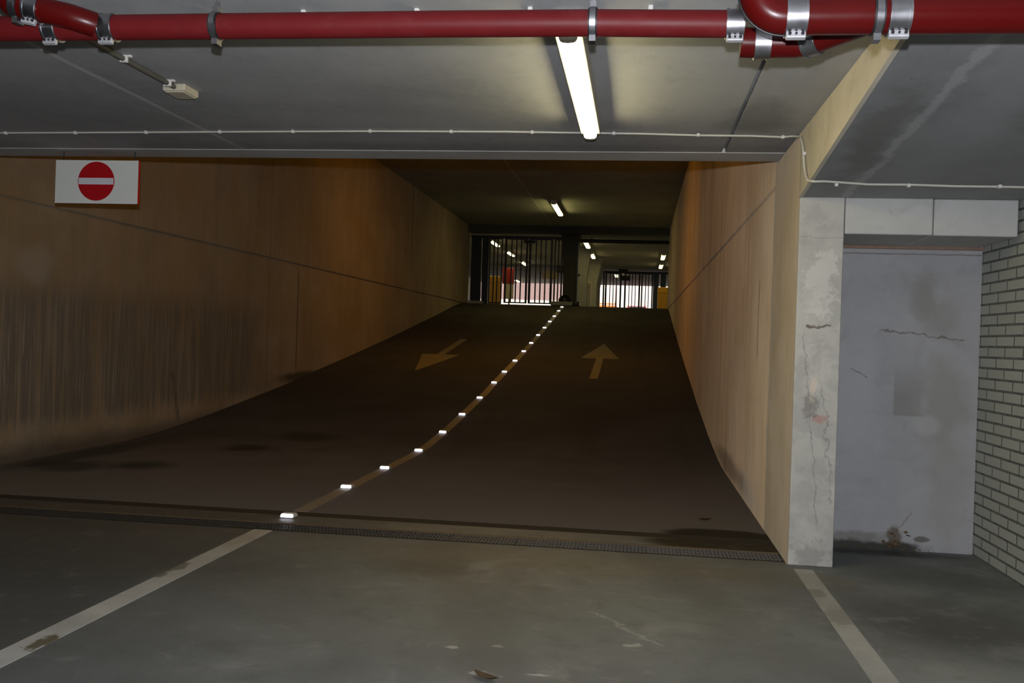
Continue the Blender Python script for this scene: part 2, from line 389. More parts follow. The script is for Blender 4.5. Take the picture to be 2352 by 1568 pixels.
M_cream = simple('lamp_end_cream', (.72, .68, .52), .45)
M_tube = emit('lamp_diffuser_glow', (1.0, .87, .48), 40.0)
M_tube_far = emit('far_lamp_glow', (1.0, .82, .32), 12.0)
M_tube_tun = emit('ramp_lamp_glow', (1.0, .82, .3), 34.0)
M_tube_or = emit('warm_lamp_glow', (1.0, .45, .05), 60.0)
M_tube_or2 = emit('warm_lamp_glow', (1.0, .5, .1), 26.0)
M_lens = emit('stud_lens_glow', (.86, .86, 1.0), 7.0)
M_stud = simple('stud_plastic', (.62, .62, .6), .4)
M_grate = simple('drain_grate_steel', (.085, .08, .07), .5, .6, .3, 20)
M_gratel = simple('drain_grate_galvanised', (.1, .09, .08), .7, .2, .25, 20)
M_chan = simple('drain_channel_dark', (.02, .018, .014), .8)
M_rust = simple('drain_rim_rusty', (.13, .09, .045), .7, .2, .3, 10)
M_sign = simple('sign_white_sheet', (.82, .84, .78), .4, 0, .05, 3)
M_signred = simple('sign_red', (.5, .006, .012), .4, 0, .05, 3)
M_signbar = simple('sign_white_bar', (.74, .74, .78), .4, 0, .03, 3)
M_gate = simple('gate_dark_blue', (.014, .017, .03), .5)
M_post = simple('post_blue', (.03, .05, .1), .5)
M_yellow = simple('yellow_enamel', (.75, .38, .015), .5)
M_redbox = simple('red_enamel', (.26, .008, .006), .5)
M_creambox = simple('cream_enamel', (.55, .5, .36), .5)
M_black = simple('black_plastic', (.01, .01, .011), .5)
M_tan = simple('tan_sheet', (.5, .38, .2), .6)
M_carred = simple('car_red_paint', (.6, .03, .025), .25, 0, .03, 3, .5, .5)
M_glass = simple('dark_car_glass', (.03, .035, .045), .08)
M_van = simple('van_white_paint', (.8, .8, .8), .3)
M_orange = simple('van_orange_stripe', (.8, .25, .06), .4)
M_leaf = simple('dry_leaf', (.13, .085, .045), .8)
M_pale = simple('pale_leaf', (.5, .47, .38), .8)

# ------------------------------------------------------------------ setting: garage level
bm = B()
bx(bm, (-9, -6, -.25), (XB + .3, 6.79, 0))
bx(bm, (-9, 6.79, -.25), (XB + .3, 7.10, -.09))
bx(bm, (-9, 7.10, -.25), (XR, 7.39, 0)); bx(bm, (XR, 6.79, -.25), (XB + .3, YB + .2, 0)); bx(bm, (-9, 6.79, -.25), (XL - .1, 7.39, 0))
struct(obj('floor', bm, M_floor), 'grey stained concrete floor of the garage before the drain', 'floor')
struct(box('trim_1', (-9, 7.39, -.25), (XR, 7.56, -.001), M_dark), 'dark rubber joint strip crossing the foot of the ramp', 'joint strip')
bm = B()
top = [(y, zr(y)) for y in [7.56 + .25 * i for i in range(int((36.6 - 7.56) / .25) + 1)]] + [(36.6, ZF)]
prism(bm, top + [(36.6, -.3), (7.56, -.3)], 0, XL - .1, XR + .1)
struct(obj('floor_ramp', bm, M_ramp), 'dark brown concrete ramp rising between the two walls', 'ramp')
# left ramp wall with a pour joint (V groove) at 2.807
bm = B()
prism(bm, [(XL, -.2), (XL, 2.78), (XL - .035, 2.79), (XL - .035, 2.825), (XL, 2.836), (XL, ZC), (XL - .3, ZC), (XL - .3, -.2)], 1, 7.4, 36.2)
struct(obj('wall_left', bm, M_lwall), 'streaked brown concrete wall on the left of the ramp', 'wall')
bm = B()
prism(bm, [(XR, -.2), (XR, 2.785), (XR + .03, 2.792), (XR + .03, 2.82), (XR, 2.828), (XR, ZC), (XR + .3, ZC), (XR + .3, -.2)], 1, 7.93, 36.2)
bx(bm, (XR + .012, 7.905, -.2), (XR + .3, 7.93, ZC))
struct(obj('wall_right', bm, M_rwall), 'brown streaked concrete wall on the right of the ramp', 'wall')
# end of the right wall: pillar with a side face
bm = B(); bx(bm, (XR, YP + .010, 0), (XR + .3, 7.915, ZU + .01))
struct(obj('wall_pier', bm, concrete('pier_stained_concrete', (.385, .315, .225), .18, ((.29, .22, .12), .5), (5, .35, .75), .75, .2, .15, None, 1.0, 1.0)), 'streaked side face of the wall end beside the drain', 'wall')
bm = B(); bx(bm, (XR + .003, YP, 0), (1.384, YP + .5, 2.549))
struct(obj('pillar', bm, M_pillar, None, False, .007, 2), 'white battered concrete pillar at the end of the right wall', 'pillar')
struct(box('trim_9', (XR - .002, 7.905, 0.25), (XR + .02, 7.925, 2.95), M_pillar), 'thin pale joint sealant line on the right wall by the pier', 'joint strip')
# alcove
struct(box('wall_alcove', (1.384, YB + .002, 0), (XB, YB + .2, 2.6), M_alc), 'pale patched plaster wall at the back of the alcove', 'wall')
struct(box('wall_right_brick', (XB, -6, 0), (XB + .25, YB + .2, 3.0), M_brick), 'white painted brick wall right of the alcove', 'wall')
bm = B(); bx(bm, (1.39, YP + .004, 2.3), (1.966, YB, 2.549)); 
struct(obj('trim_2', bm, M_block, None, False, .006, 1), 'left pale block of the lintel over the alcove', 'lintel block')
bm = B(); bx(bm, (1.972, YP + .002, 2.298), (2.512, YB, 2.546))
struct(obj('trim_3', bm, M_block, None, False, .006, 1), 'right pale block of the lintel over the alcove', 'lintel block')
struct(box('trim_4', (1.386, YB - .03, 2.275), (XB - .002, YB + .001, 2.298), M_seal), 'rusty brown seal strip under the lintel', 'seal strip')
# sloping slab (underside of the flight above), rises towards the viewer
SL = (2.83 - 2.549) / (4.33 - 6.72)
def zs(y): return 2.549 + SL * (y - 6.72)
yc = 6.72 + (ZU - 2.549) / SL
bm = B()
prism(bm, [(yc, ZU), (YB + .25, zs(YB + .25)), (YB + .25, 3.3), (yc, 3.3)], 0, XR + .01, XB + .25)
struct(obj('ceiling_slope', bm, M_slab), 'sloping grey concrete slab above the alcove', 'ceiling')
bm = B()
prism(bm, [(yc, ZU), (YP + .016, zs(YP + .016) - .004), (YP + .016, ZU + .02), (yc, ZU + .02)], 0, XR, XR + .02)
prism(bm, [(yc + .35, zs(yc + .35) - .004), (YP, zs(YP) - .005), (YP, zs(YP) + .035), (yc + .35, zs(yc + .35) + .035)], 0, XR - .006, XR + .019)
struct(obj('trim_5', bm, M_face), 'cream side face of the sloping slab above the pillar', 'slab edge')
# garage ceiling with one open joint
XJ = .612
bm = B()
prism(bm, [(-9, ZU), (XJ - .013, ZU), (XJ - .013, ZU + .03), (XJ + .013, ZU + .03), (XJ + .013, ZU), (XR + .02, ZU), (XR + .02, ZU + .25), (-9, ZU + .25)], 1, -6, YB)
bx(bm, (XR + .02, -6, ZU + .0005), (XB + .25, yc + .05, ZU + .25))
struct(obj('ceiling', bm, M_ceil), 'grey concrete garage ceiling carrying the red pipe and lamp', 'ceiling')
bm = B()
prism(bm, [(YB, 2.995), (YB + .339, 2.995), (YB + .338, 3.25), (YB, 3.25)], 0, -9, XR + .001)
struct(obj('trim_6', bm, concrete('ceiling_edge_concrete', (.62, .62, .6), .12), None, False, .004, 1), 'low concrete beam over the foot of the ramp', 'beam')
struct(box('wall_front', (-9, YB + .05, 3.25), (XB + .3, YB + .35, ZC + .2), M_beam), 'concrete wall above the beam', 'wall')
struct(box('wall_front_left', (-9, YB - .04, 0), (XL - .02, YB + .3, ZU), M_beam), 'concrete wall left of the ramp mouth', 'wall')
struct(box('wall_back', (-9.2, -6.2, 0), (XB + .3, -6, ZU + .2), M_beam), 'concrete wall behind the viewer', 'wall')
struct(box('wall_left_garage', (-9.2, -6, 0), (-9, YB + .3, ZU + .2), M_beam), 'concrete side wall of the garage', 'wall')
# tunnel ceiling
struct(box('ceiling_tunnel', (XL - .3, YB + .2, ZC), (XR + .3, 35.9, ZC + .25), M_tceil), 'dark concrete ceiling above the ramp', 'ceiling')
bm = B(); bx(bm, (-13, 35.86, ZH), (8, 36.3, ZC + .25))
struct(obj('trim_7', bm, M_tshade), 'dark lintel beam at the top of the ramp', 'beam')

# ------------------------------------------------------------------ setting: upper hall and street
struct(box('floor_hall', (-13, 36.6, ZF - .2), (8, 68, ZF), M_hall), 'concrete floor of the upper parking hall', 'floor')
struct(box('ceiling_hall', (-13, 36.3, ZH), (8, 68, ZH + .25), M_hall), 'grey concrete ceiling of the upper parking hall', 'ceiling')
struct(box('wall_hall_left', (-11.9, 36, ZF), (-11.5, 68, ZH), M_hall), 'left wall of the upper parking hall', 'wall')
struct(box('wall_hall_right', (8, 36, ZF), (8.2, 68, ZH), M_hall), 'right wall of the upper parking hall', 'wall')
struct(box('wall_hall_near_left', (-13, 35.9, ZF - .2), (XL - .3, 36.2, ZH), M_hall), 'wall beside the ramp head', 'wall')
struct(box('wall_hall_near_right', (XR + .3, 35.9, ZF - .2), (8, 36.2, ZH), M_hall), 'wall beside the ramp head on the right', 'wall')
for i, y in enumerate((51.8,)):
    struct(box('trim_8', (-13, y, ZH - .06), (8, y + .3, ZH), M_hall), 'shallow beam across the hall ceiling', 'beam')
struct(box('street', (-40, 68, ZF - .3), (40, 110, ZF - .02), M_street), 'sunlit street outside the far opening', 'street')
bt = empty('street_building', (-14, 77, ZF), 'sunlit reddish brick building seen through the left gate', 'building')
def child(o, root):
    o.parent = root; o.matrix_parent_inverse = Matrix.Translation(-Vector(root.location)); return o
child(box('brick_wall', (-30, 77, 4.75), (-5.9, 82, 12), M_fbrick), bt)
child(box('plinth', (-30, 76.9, ZF - .02), (-5.9, 82, 4.75), M_render), bt)
bt2 = empty('street_building', (5, 78, ZF), 'glaring white building across the street beyond the right gate', 'building')
child(box('facade', (-5.8, 78, ZF - .02), (25, 83, 12), M_render), bt2)
for k in range(4):
    child(box('window', (-4 + k * 5, 77.96, 7), (-2.2 + k * 5, 78.05, 9), M_glass), bt2)

# columns of the hall, flared heads
def column(name, x, y, w, wf, d, label, mat=None):
    bm = B()
    prism(bm, [(x - w / 2, ZF), (x + w / 2, ZF), (x + w / 2, 4.35), (x + w / 2 + (wf - w) * .16, 4.75), (x + wf / 2, ZH), (x - wf / 2, ZH), (x - w / 2 - (wf - w) * .16, 4.75), (x - w / 2, 4.35)], 1, y, y + d)
    struct(obj(name, bm, mat or M_hall, None, False, .02, 2), label, 'column')
column('pillar_hall', -2.68, 36.35, .5, .72, .5, 'dark flared concrete column between the two lanes at the ramp top', M_tshade)
column('pillar_hall', -2.5, 41.0, .5, .78, .5, 'lit flared concrete column behind the dark one at the ramp top')
column('pillar_hall', -2.3, 46.0, .5, 1.0, .5, 'second lit flared column, farther into the hall')
column('pillar_hall', -2.35, 51.2, .45, .9, .4, 'last column, beside the far gate')

# ------------------------------------------------------------------ painted lines and arrows
def strip(bm, xc0, w, y0, y1, step=.25, xc1=None, t=.003):
    n = max(2, int((y1 - y0) / step)); rows = []
    for i in range(n + 1):
        y = y0 + (y1 - y0) * i / n; xc = xc0 if xc1 is None else xc0 + (xc1 - xc0) * i / n
        z = zr(y) if y > 7.5 else 0
        rows.append([bm.verts.new((xc + dx, y, z + dz)) for dx, dz in ((-w / 2, -.004), (-w / 2, t), (w / 2, t), (w / 2, -.004))])
    for A, Bq in zip(rows, rows[1:]):
        for k in range(4): bm.faces.new((A[k], A[(k + 1) % 4], Bq[(k + 1) % 4], Bq[k]))
    bm.faces.new(rows[0]); bm.faces.new(rows[-1][::-1])
def linemat(name, col, holes):
    s = N(name); P = s.pos(); n = s.noise(P, 6, 6, .7); n2 = s.noise(P, 1.7, 5, .6)
    c = s.mix(s.rng(n2, .35, .65), tuple(x * .85 for x in col), tuple(x * 1.1 for x in col))
    c = s.mix(s.rng(n, .6, .7, 0, .5), c, tuple(x * .55 for x in col))
    for cc, sz, t, a in holes: c = stain(s, P, c, cc, sz, t, a, n, 2.2, .5)
    return s.done(c, .7, 0, None, .3)
bm = B(); strip(bm, -2.775, .145, 2.0, 6.785, .25, -2.745)
tag(obj('lane_line', bm, linemat('lane_line_paint', (.43, .425, .41), [((-2.72, 4.08, 0), (.05, .16, 1), (.1, .08, .04), .9), ((-2.82, 5.5, 0), (.05, .25, 1), (.15, .14, .12), .9), ((-2.75, 6.5, 0), (.1, .3, 1), (.3, .28, .23), .5)])), 'broad white line on the floor running up to the drain at left', 'road marking')
bm = B(); strip(bm, -2.745, .13, 7.57, 35.6)
tag(obj('lane_line', bm, M_rampline), 'faded centre line up the ramp under the row of studs', 'road marking')
bm = B(); strip(bm, 1.165, .125, 2.5, 6.60)
tag(obj('bay_line', bm, linemat('bay_line_paint', (.33, .325, .31), [((1.13, 6.0, 0), (.1, .12, 1), (.15, .14, .12), .6), ((1.2, 5.5, 0), (.12, .25, 1), (.17, .165, .15), .5)])), 'dull white bay line on the floor leading to the pillar', 'road marking')
def arrow(name, xc, ytip, ybase, yend, hw, sw, label):
    """arrow laid on the ramp surface, strips of quads following the slope"""
    bm = B(); lo, hi = min(ytip, yend), max(ytip, yend)
    ys = sorted(set([ytip, ybase, yend] + [lo + (hi - lo) * i / 24 for i in range(25)]))
    def halfw(y, side):
        inside = (ybase <= y <= ytip) if ytip > ybase else (ytip <= y <= ybase)
        if inside: return max(hw * abs(ytip - y) / abs(ytip - ybase), .002)
        return sw
    for a, b in zip(ys, ys[1:]):
        m = (a + b) / 2
        inside = (min(ybase, ytip) <= m <= max(ybase, ytip))
        wa = max(hw * abs(ytip - a) / abs(ytip - ybase), .002) if inside else sw
        wb = max(hw * abs(ytip - b) / abs(ytip - ybase), .002) if inside else sw
        q = [(xc - wa, a), (xc + wa, a), (xc + wb, b), (xc - wb, b)]
        T = [bm.verts.new((x, y, zr(y) + .003)) for x, y in q]; U = [bm.verts.new((x, y, zr(y) - .004)) for x, y in q]
        bm.faces.new(T); bm.faces.new(U[::-1])
        for k in range(4): bm.faces.new((T[k], U[k], U[(k + 1) % 4], T[(k + 1) % 4]))
    tag(obj(name, bm, M_paintdk), label, 'road marking')
arrow('direction_arrow', -.86, 24.9, 22.18, 19.2, .45, .085, 'painted arrow pointing up the ramp in the right lane')
arrow('direction_arrow', -4.62, 19.38, 21.95, 24.95, .45, .09, 'painted arrow pointing down the ramp in the left lane')

# ------------------------------------------------------------------ drain with lift-out grates
dc = box('drain_channel', (XL + .02, 6.80, -.088), (XR - .01, 7.09, -.07), M_chan)
tag(dc, 'dark drain channel in the floor across the ramp foot', 'drain')
for y, mm in ((6.795, M_chan), (7.078, M_rust)):
    bm = B(); bx(bm, (XL + .02, y, -.088), (XR - .01, y + .017, .002)); obj('rim', bm, mm, dc)
def grate_mesh(mat):
    bm = B(); L = .953
    for y in (6.826, 6.905, 6.985, 7.06): bx(bm, (0, y - .006, -.03), (L, y + .006, -.002))
    n = 35
    for i in range(n + 1):
        x = L * i / n; bx(bm, (max(0, x - .004), 6.82, -.028), (min(L, x + .004), 7.066, -.004))
    return obj('drain_grate', bm, mat)
gl = ['drain grate at the left edge of the picture', 'second drain grate from the left', 'third drain grate from the left', 'fourth drain grate from the left, left of the first stud', 'drain grate where the white floor line ends', 'drain grate third from the pillar', 'drain grate next to the light grey one', 'light grey muddy drain grate at the foot of the pillar']
g0 = grate_mesh(M_grate); gN = grate_mesh(M_gratel)
for i in range(8):
    g = g0 if i == 0 else (gN if i == 7 else g0.copy())
    if 0 < i < 7: COL.objects.link(g)
    g.location = (XL + .03 + i * .957, 0, 0)
    tag(g, gl[i], 'drain grate', 'drain grates across the ramp foot')

# ------------------------------------------------------------------ road studs
def make_stud():
    bm = B(); w, l, h = .06, .055, .03
    v = [(-w, -l, 0), (w, -l, 0), (w, l, 0), (-w, l, 0), (-w * .86, -l * .62, h), (w * .86, -l * .62, h), (w * .86, l * .62, h), (-w * .86, l * .62, h)]
    V = [bm.verts.new(p) for p in v]
    for f in ((0, 1, 2, 3), (4, 5, 6, 7), (0, 1, 5, 4), (1, 2, 6, 5), (2, 3, 7, 6), (3, 0, 4, 7)): bm.faces.new([V[i] for i in f])
    o = obj('road_stud', bm, M_stud, None, False, .004, 2)
    bm = B()
    import itertools
    pts = []
    hw, hh, r = .05, .0155, .012
    for cx, cz, a0 in ((hw - r, hh - r, 0), (-hw + r, hh - r, 90), (-hw + r, -hh + r, 180), (hw - r, -hh + r, 270)):
        for k in range(5):
            a = math.radians(a0 + 22.5 * k); pts.append((cx + r * math.cos(a), cz + r * math.sin(a)))
    tl = math.atan(.38 * l / h)
    F = [bm.verts.new((x, -l * .82 - .004 + z * math.sin(tl), .0155 + z * math.cos(tl))) for x, z in pts]
    K = [bm.verts.new((x, -l * .82 + .004 + z * math.sin(tl), .0155 + z * math.cos(tl))) for x, z in pts]
    bm.faces.new(F); bm.faces.new(K[::-1])
    for i in range(len(F)): bm.faces.new((F[i], F[(i + 1) % len(F)], K[(i + 1) % len(F)], K[i]))
    obj('lens', bm, M_lens, o)
    return o
stud0 = make_stud()
ords = ['first', 'second', 'third', 'fourth', 'fifth', 'sixth', 'seventh', 'eighth', 'ninth', 'tenth', 'eleventh', 'twelfth', 'thirteenth', 'fourteenth', 'fifteenth', 'sixteenth', 'seventeenth', 'eighteenth', 'nineteenth']
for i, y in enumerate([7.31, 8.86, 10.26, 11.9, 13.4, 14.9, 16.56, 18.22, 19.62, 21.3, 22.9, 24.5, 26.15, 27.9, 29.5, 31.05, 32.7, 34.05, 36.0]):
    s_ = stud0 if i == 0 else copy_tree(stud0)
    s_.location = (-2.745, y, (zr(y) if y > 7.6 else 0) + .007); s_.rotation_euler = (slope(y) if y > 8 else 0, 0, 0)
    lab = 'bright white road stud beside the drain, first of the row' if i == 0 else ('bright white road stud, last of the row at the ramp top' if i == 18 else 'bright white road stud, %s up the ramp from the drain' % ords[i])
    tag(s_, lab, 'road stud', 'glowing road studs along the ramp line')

# ------------------------------------------------------------------ red sprinkler pipes
def ring(bm, c, d, r, w, seg=28):
    c, d = Vector(c), Vector(d).normalized(); tube(bm, [c - d * w / 2, c + d * w / 2], r, seg)
def coupling(parent, c, d, r, w=.075, pad=(0, -.3, -.95)):
    c, d = Vector(c), Vector(d).normalized(); bm = B()
    ring(bm, c, d, r + .005, w); ring(bm, c - d * (w / 2 - .006), d, r + .008, .008); ring(bm, c + d * (w / 2 - .006), d, r + .008, .008)
    o = obj('coupling', bm, M_steel, parent, True)
    p = Vector(pad); p = (p - d * p.dot(d)).normalized(); q = d.cross(p)
    bm = B(); vs = bx(bm, (-w / 2 + .002, -.010, -.008), (w / 2 - .002, .010, .018))
    Mx = Matrix((d, q, p)).transposed().to_4x4(); Mx.translation = c + p * (r + .008)
    bmesh.ops.transform(bm, matrix=Mx, verts=bm.verts)
    b = obj('bolt_plate', bm, M_steelb, o, False, .004, 2)
    for k in (-1, 0, 1):
        bm = B(); q2 = q if q.y < 0 else -q; a = c + p * (r + .0125) + q2 * .009 + d * (k * w * .3)
        tube(bm, [a, a + q2 * .006], .0055 if k else .004, 8); obj('bolt', bm, M_rubber, o)
    return o
def clamp(parent, c, d, r, ztop):
    c, d = Vector(c), Vector(d).normalized(); bm = B()
    ring(bm, c, d, r + .004, .034); o = obj('pipe_clamp', bm, M_rubber, parent, True)
    bm = B(); ring(bm, c, d, r + .008, .022)
    for sgn in (1, -1): bx(bm, (c.x - .012, c.y - .022, c.z + sgn * (r + .014) - .012), (c.x + .012, c.y + .022, c.z + sgn * (r + .014) + .012))
    obj('clamp_band', bm, M_steel, o, True)
    bm = B(); tube(bm, [c + Vector((0, 0, r + .02)), Vector((c.x, c.y, ztop))], .006, 10); tube(bm, [c + Vector((0, 0, r + .02)), c + Vector((0, 0, r + .045))], .012, 6)
    obj('hanger_rod', bm, M_steel, o)
    return o
YM, ZM, RM = 3.6, 2.717, .0505
# long middle pipe
bm = B(); tube(bm, [(-4.5, YM, ZM + .004), (-3, YM, ZM + .003), (-2.18, YM, ZM + .002), (-1.7, YM, ZM + .002), (-.8, YM, ZM + .001), (-.2, YM, ZM - .002), (.345, YM, ZM - .012)], RM, 28)
mp = tag(obj('sprinkler_pipe', bm, M_redold, None, True), 'long straight red pipe across the ceiling in front of the lamp', 'pipe')
coupling(mp, (-2.185, YM, ZM + .002), (1, 0, 0), RM, .066); coupling(mp, (.322, YM, ZM - .012), (1, 0, 0), RM, .066)
clamp(mp, (-1.72, YM, ZM + .002), (1, 0, 0), RM, ZU); clamp(mp, (-.208, YM, ZM), (1, 0, 0), RM, ZU)
# right, nearer pipe: drops from the ceiling, bends, runs off to the right
YR, ZR_, RR = 3.2, 2.594, .0605
pth = [(.357, YR, ZU), (.357, YR, ZR_ + .09)] + arc((.447, YR, ZR_ + .09), .09, 180, 270, 10) + [(.75, YR, ZR_), (1.6, YR, ZR_ - .004), (XB, YR, ZR_ - .006)]
bm = B(); tube(bm, pth, RR, 28)
rp = tag(obj('sprinkler_pipe', bm, M_red, None, True), 'thick red pipe with an elbow running off to the right', 'pipe')
coupling(rp, (.481, YR, ZR_), (1, 0, 0), RR, .068); coupling(rp, (.803, YR, ZR_), (1, 0, 0), RR, .068)
clamp(rp, (.738, YR, ZR_), (1, 0, 0), RR, ZU)
bm = B(); tube(bm, arc((.447, YR - .001, ZR_ + .09), .1535, 186, 272, 12), .004, 8); obj('weld_seam', bm, M_rubber, rp, True)
# short offset piece behind the elbow
bm = B(); tube(bm, [(.355, 3.7, 2.668), (.40, 3.7, 2.666), (.56, 3.7, 2.664), (.60, 3.69, 2.668), (.64, 3.66, 2.674), (.72, 3.59, 2.687), (.88, 3.43, 2.705)], .0565, 28)
op = tag(obj('sprinkler_pipe', bm, M_red, None, True), 'short bent red pipe tucked behind the elbow at right', 'pipe')
coupling(op, (.435, 3.7, 2.665), (1, 0, 0), .0565, .06, (0, -.2, 1)); coupling(op, (.615, 3.68, 2.67), (.8, -.55, .1), .0565, .06, (0, 0, 1))
# left: elbow coming down and joining the long pipe
pth = [(-2.585, 3.47, ZU)] + [(-2.6 + .02, 3.47, 2.88)] + [(-2.575, 3.47, 2.84), (-2.555, 3.475, 2.805), (-2.525, 3.48, 2.776), (-2.48, 3.48, 2.768), (-2.40, 3.49, 2.754), (-2.30, 3.51, 2.735), (-2.245, 3.54, 2.722), (-2.225, 3.56, 2.718)]
bm = B(); tube(bm, pth, .05, 28)
lp = tag(obj('sprinkler_pipe', bm, M_red, None, True), 'slanting red pipe with an elbow in the top left corner', 'pipe')
coupling(lp, (-2.437, 3.485, 2.761), (1, .1, -.18), .05, .062); clamp(lp, (-2.505, 3.48, 2.773), (1, .1, -.2), .05, ZU)
coupling(mp, (-2.43, YM, ZM + .002), (1, 0, 0), RM, .062)

# ------------------------------------------------------------------ cables, conduit
def clipbox(parent, p, d, size=(.022, .022, .02), hook=True):
    bm = B(); x, y, z = p
    if d == 'x': bx(bm, (x - .011, y - .016, z - .013), (x + .011, y + .012, z + .0105)); bx(bm, (x - .011, y + .012, z), (x + .011, y + .028, z + .0105))
    elif d == 'y': bx(bm, (x - .022, y - .011, z - .02), (x + .022, y + .011, z + .02))
    else: bx(bm, (x - .012, y - .022, z - .011), (x + .012, y + .022, z + .011))
    return obj('clip', bm, M_clip, parent, False, .003, 1)
path = [(-9, 6.86, ZU - .011), (-6, 6.85, ZU - .011), (-4, 6.78, ZU - .011), (-3, 6.735, ZU - .012), (-2, 6.7, ZU - .012), (-1, 6.705, ZU - .011), (0, 6.75, ZU - .012), (.38, 6.785, ZU - .014), (.75, 6.81, ZU - .011), (.97, 6.84, ZU - .012), (1.03, 6.80, ZU - .014), (1.06, 6.74, ZU - .03), (1.063, 6.66, 2.95), (1.063, 6.60, 2.905), (1.063, 6.535, 2.83), (1.063, 6.50, 2.76), (1.063, 6.47, 2.70), (1.063, 6.41, 2.645), (1.066, 6.33, 2.595), (1.10, 6.29, zs(6.29) - .018), (1.16, 6.30, zs(6.3) - .012), (1.25, 6.32, zs(6.32) - .011), (1.45, 6.36, zs(6.36) - .012), (1.7, 6.36, zs(6.36) - .011), (2.0, 6.38, zs(6.38) - .012), (2.25, 6.38, zs(6.38) - .012), (XB - .004, 6.39, zs(6.39) - .012)]
bm = B(); tube(bm, path, .0078, 10)
cb = tag(obj('electric_cable', bm, M_cable, None, True), 'white cable clipped along the ceiling edge and down to the slab', 'cable')
for x in (-6.18, -5.58, -4.976, -4.374, -3.778, -3.171, -2.588, -1.991, -1.388, -.798, -.215, .379, .97):
    y = next(a[1] + (b[1] - a[1]) * (x - a[0]) / (b[0] - a[0]) for a, b in zip(path, path[1:]) if a[0] <= x <= b[0])
    clipbox(cb, (x, y, ZU - .012), 'x')
clipbox(cb, (1.065, 6.515, 2.805), 'z')
for x in (1.25, 1.70, 2.255): clipbox(cb, (x, 6.355, zs(6.355) - .017), 'x')
bm = B(); tube(bm, [(-2.82, 4.31, ZU - .01), (-2.4, 4.31, ZU - .01), (-1.6, 4.29, ZU - .01), (0, 4.285, ZU - .011), (XR, 4.32, ZU - .01)], .005, 8)
cb2 = tag(obj('electric_cable', bm, M_cable, None, True), 'thin cable on the ceiling just above the long red pipe', 'cable')
for x in (-1.591, -1.051, -.528, .01): 
    bm = B(); bx(bm, (x - .011, 4.205, ZU - .022), (x + .011, 4.30, ZU - .001)); obj('clip', bm, M_clip, cb2, False, .003, 1)
bm = B(); tube(bm, [(-2.868, 1.5, ZU - .022), (-2.868, 5.449, ZU - .022)], .0155, 12)
cd = tag(obj('conduit', bm, M_conduit, None, True), 'dark conduit on the ceiling leading to the small cream box', 'conduit')
for y in (4.88, 5.37):
    bm = B(); bx(bm, (-2.889, y - .012, ZU - .041), (-2.847, y + .012, ZU - .001)); bx(bm, (-2.847, y - .012, ZU - .012), (-2.822, y + .012, ZU - .001)); obj('clip', bm, M_clip, cd, False, .003, 1)
jb = box('junction_box', (-2.945, 5.45, ZU - .045), (-2.80, 5.64, ZU - .0005), M_jbox, None, .008)
tag(jb, 'small cream junction box at the end of the dark conduit', 'junction box')
bm = B(); bx(bm, (-2.935, 5.46, ZU - .052), (-2.81, 5.63, ZU - .043)); obj('lid', bm, M_jbox, jb, False, .004, 1)

# ------------------------------------------------------------------ lamps
def rounded(w, h, n=6):
    """lower half diffuser profile: flat top at 0, round bottom"""
    pts = [(-w / 2, 0)]
    for k in range(n + 1):
        a = math.pi + math.pi * k / n; pts.append((w / 2 * math.copysign(abs(math.cos(a)) ** .55, math.cos(a)), -h * .35 + h * .65 * math.sin(a) * 1.0))
    pts.append((w / 2, 0)); return pts
def lamp(x, y0, y1, zc, label, glow, group, w=.085, hh=.105, dh=.038, lip=.022):
    o = empty('ceiling_lamp', (x, (y0 + y1) / 2, zc), label, 'lamp', group)
    L = (y1 - y0) / 2
    bm = B(); bx(bm, (-w / 2 - lip, -L, -hh), (w / 2 + lip, L, 0)); obj('housing', bm, M_housing, o, False, .006, 2)
    bm = B(); prism(bm, [(a, b - hh) for a, b in rounded(w, dh)], 1, -L + .045, L - .045); obj('diffuser', bm, glow, o, True)
    for sg in (-1, 1):
        bm = B(); prism(bm, [(a * 1.03, b * 1.05 - hh) for a, b in rounded(w, dh)], 1, sg * L - sg * .045, sg * L); obj('end_cap', bm, M_cream, o, True, .008, 2)
    return o
lamp(-.358, 4.25, 6.36, ZU, 'bright tube lamp on the near ceiling beside the red pipe', M_tube, 'tube lamps')
lamp(-2.72, 29.2, 31.9, ZC, 'tube lamp on the dark ceiling above the ramp', M_tube_tun, 'tube lamps', .15)
lamp(-2.72, 18.9, 21.3, ZC, 'warm tube lamp above the middle of the ramp, hidden by the beam', M_tube_or, 'tube lamps', .17)
lamp(-2.72, 9.0, 11.4, ZC, 'warm tube lamp above the foot of the ramp, just behind the beam', M_tube_or2, 'tube lamps', .17)
HW = .17
for x, y0, lab in [(-6.1, 38.0, 'tube lamp behind the left gate, nearest of its row'), (-6.05, 42.6, 'tube lamp behind the left gate, middle of its row'), (-6.05, 48.0, 'tube lamp behind the left gate, last before the hall beam'),
                   (-2.2, 37.9, 'tube lamp beside the first lit column at the ramp top'), (-2.2, 42.8, 'tube lamp beside the second lit column'),
                   (1.05, 42.7, 'tube lamp at the right wall, nearer of the two'), (1.08, 47.9, 'tube lamp at the right wall just before the far gate'),
                   (-8.3, 62.8, 'far tube lamp near the street seen through the left gate'), (-1.37, 55.4, 'tube lamp seen through the far gate')]:
    lamp(x, y0, y0 + 2.3, ZH, lab, M_tube_far, 'tube lamps', HW)

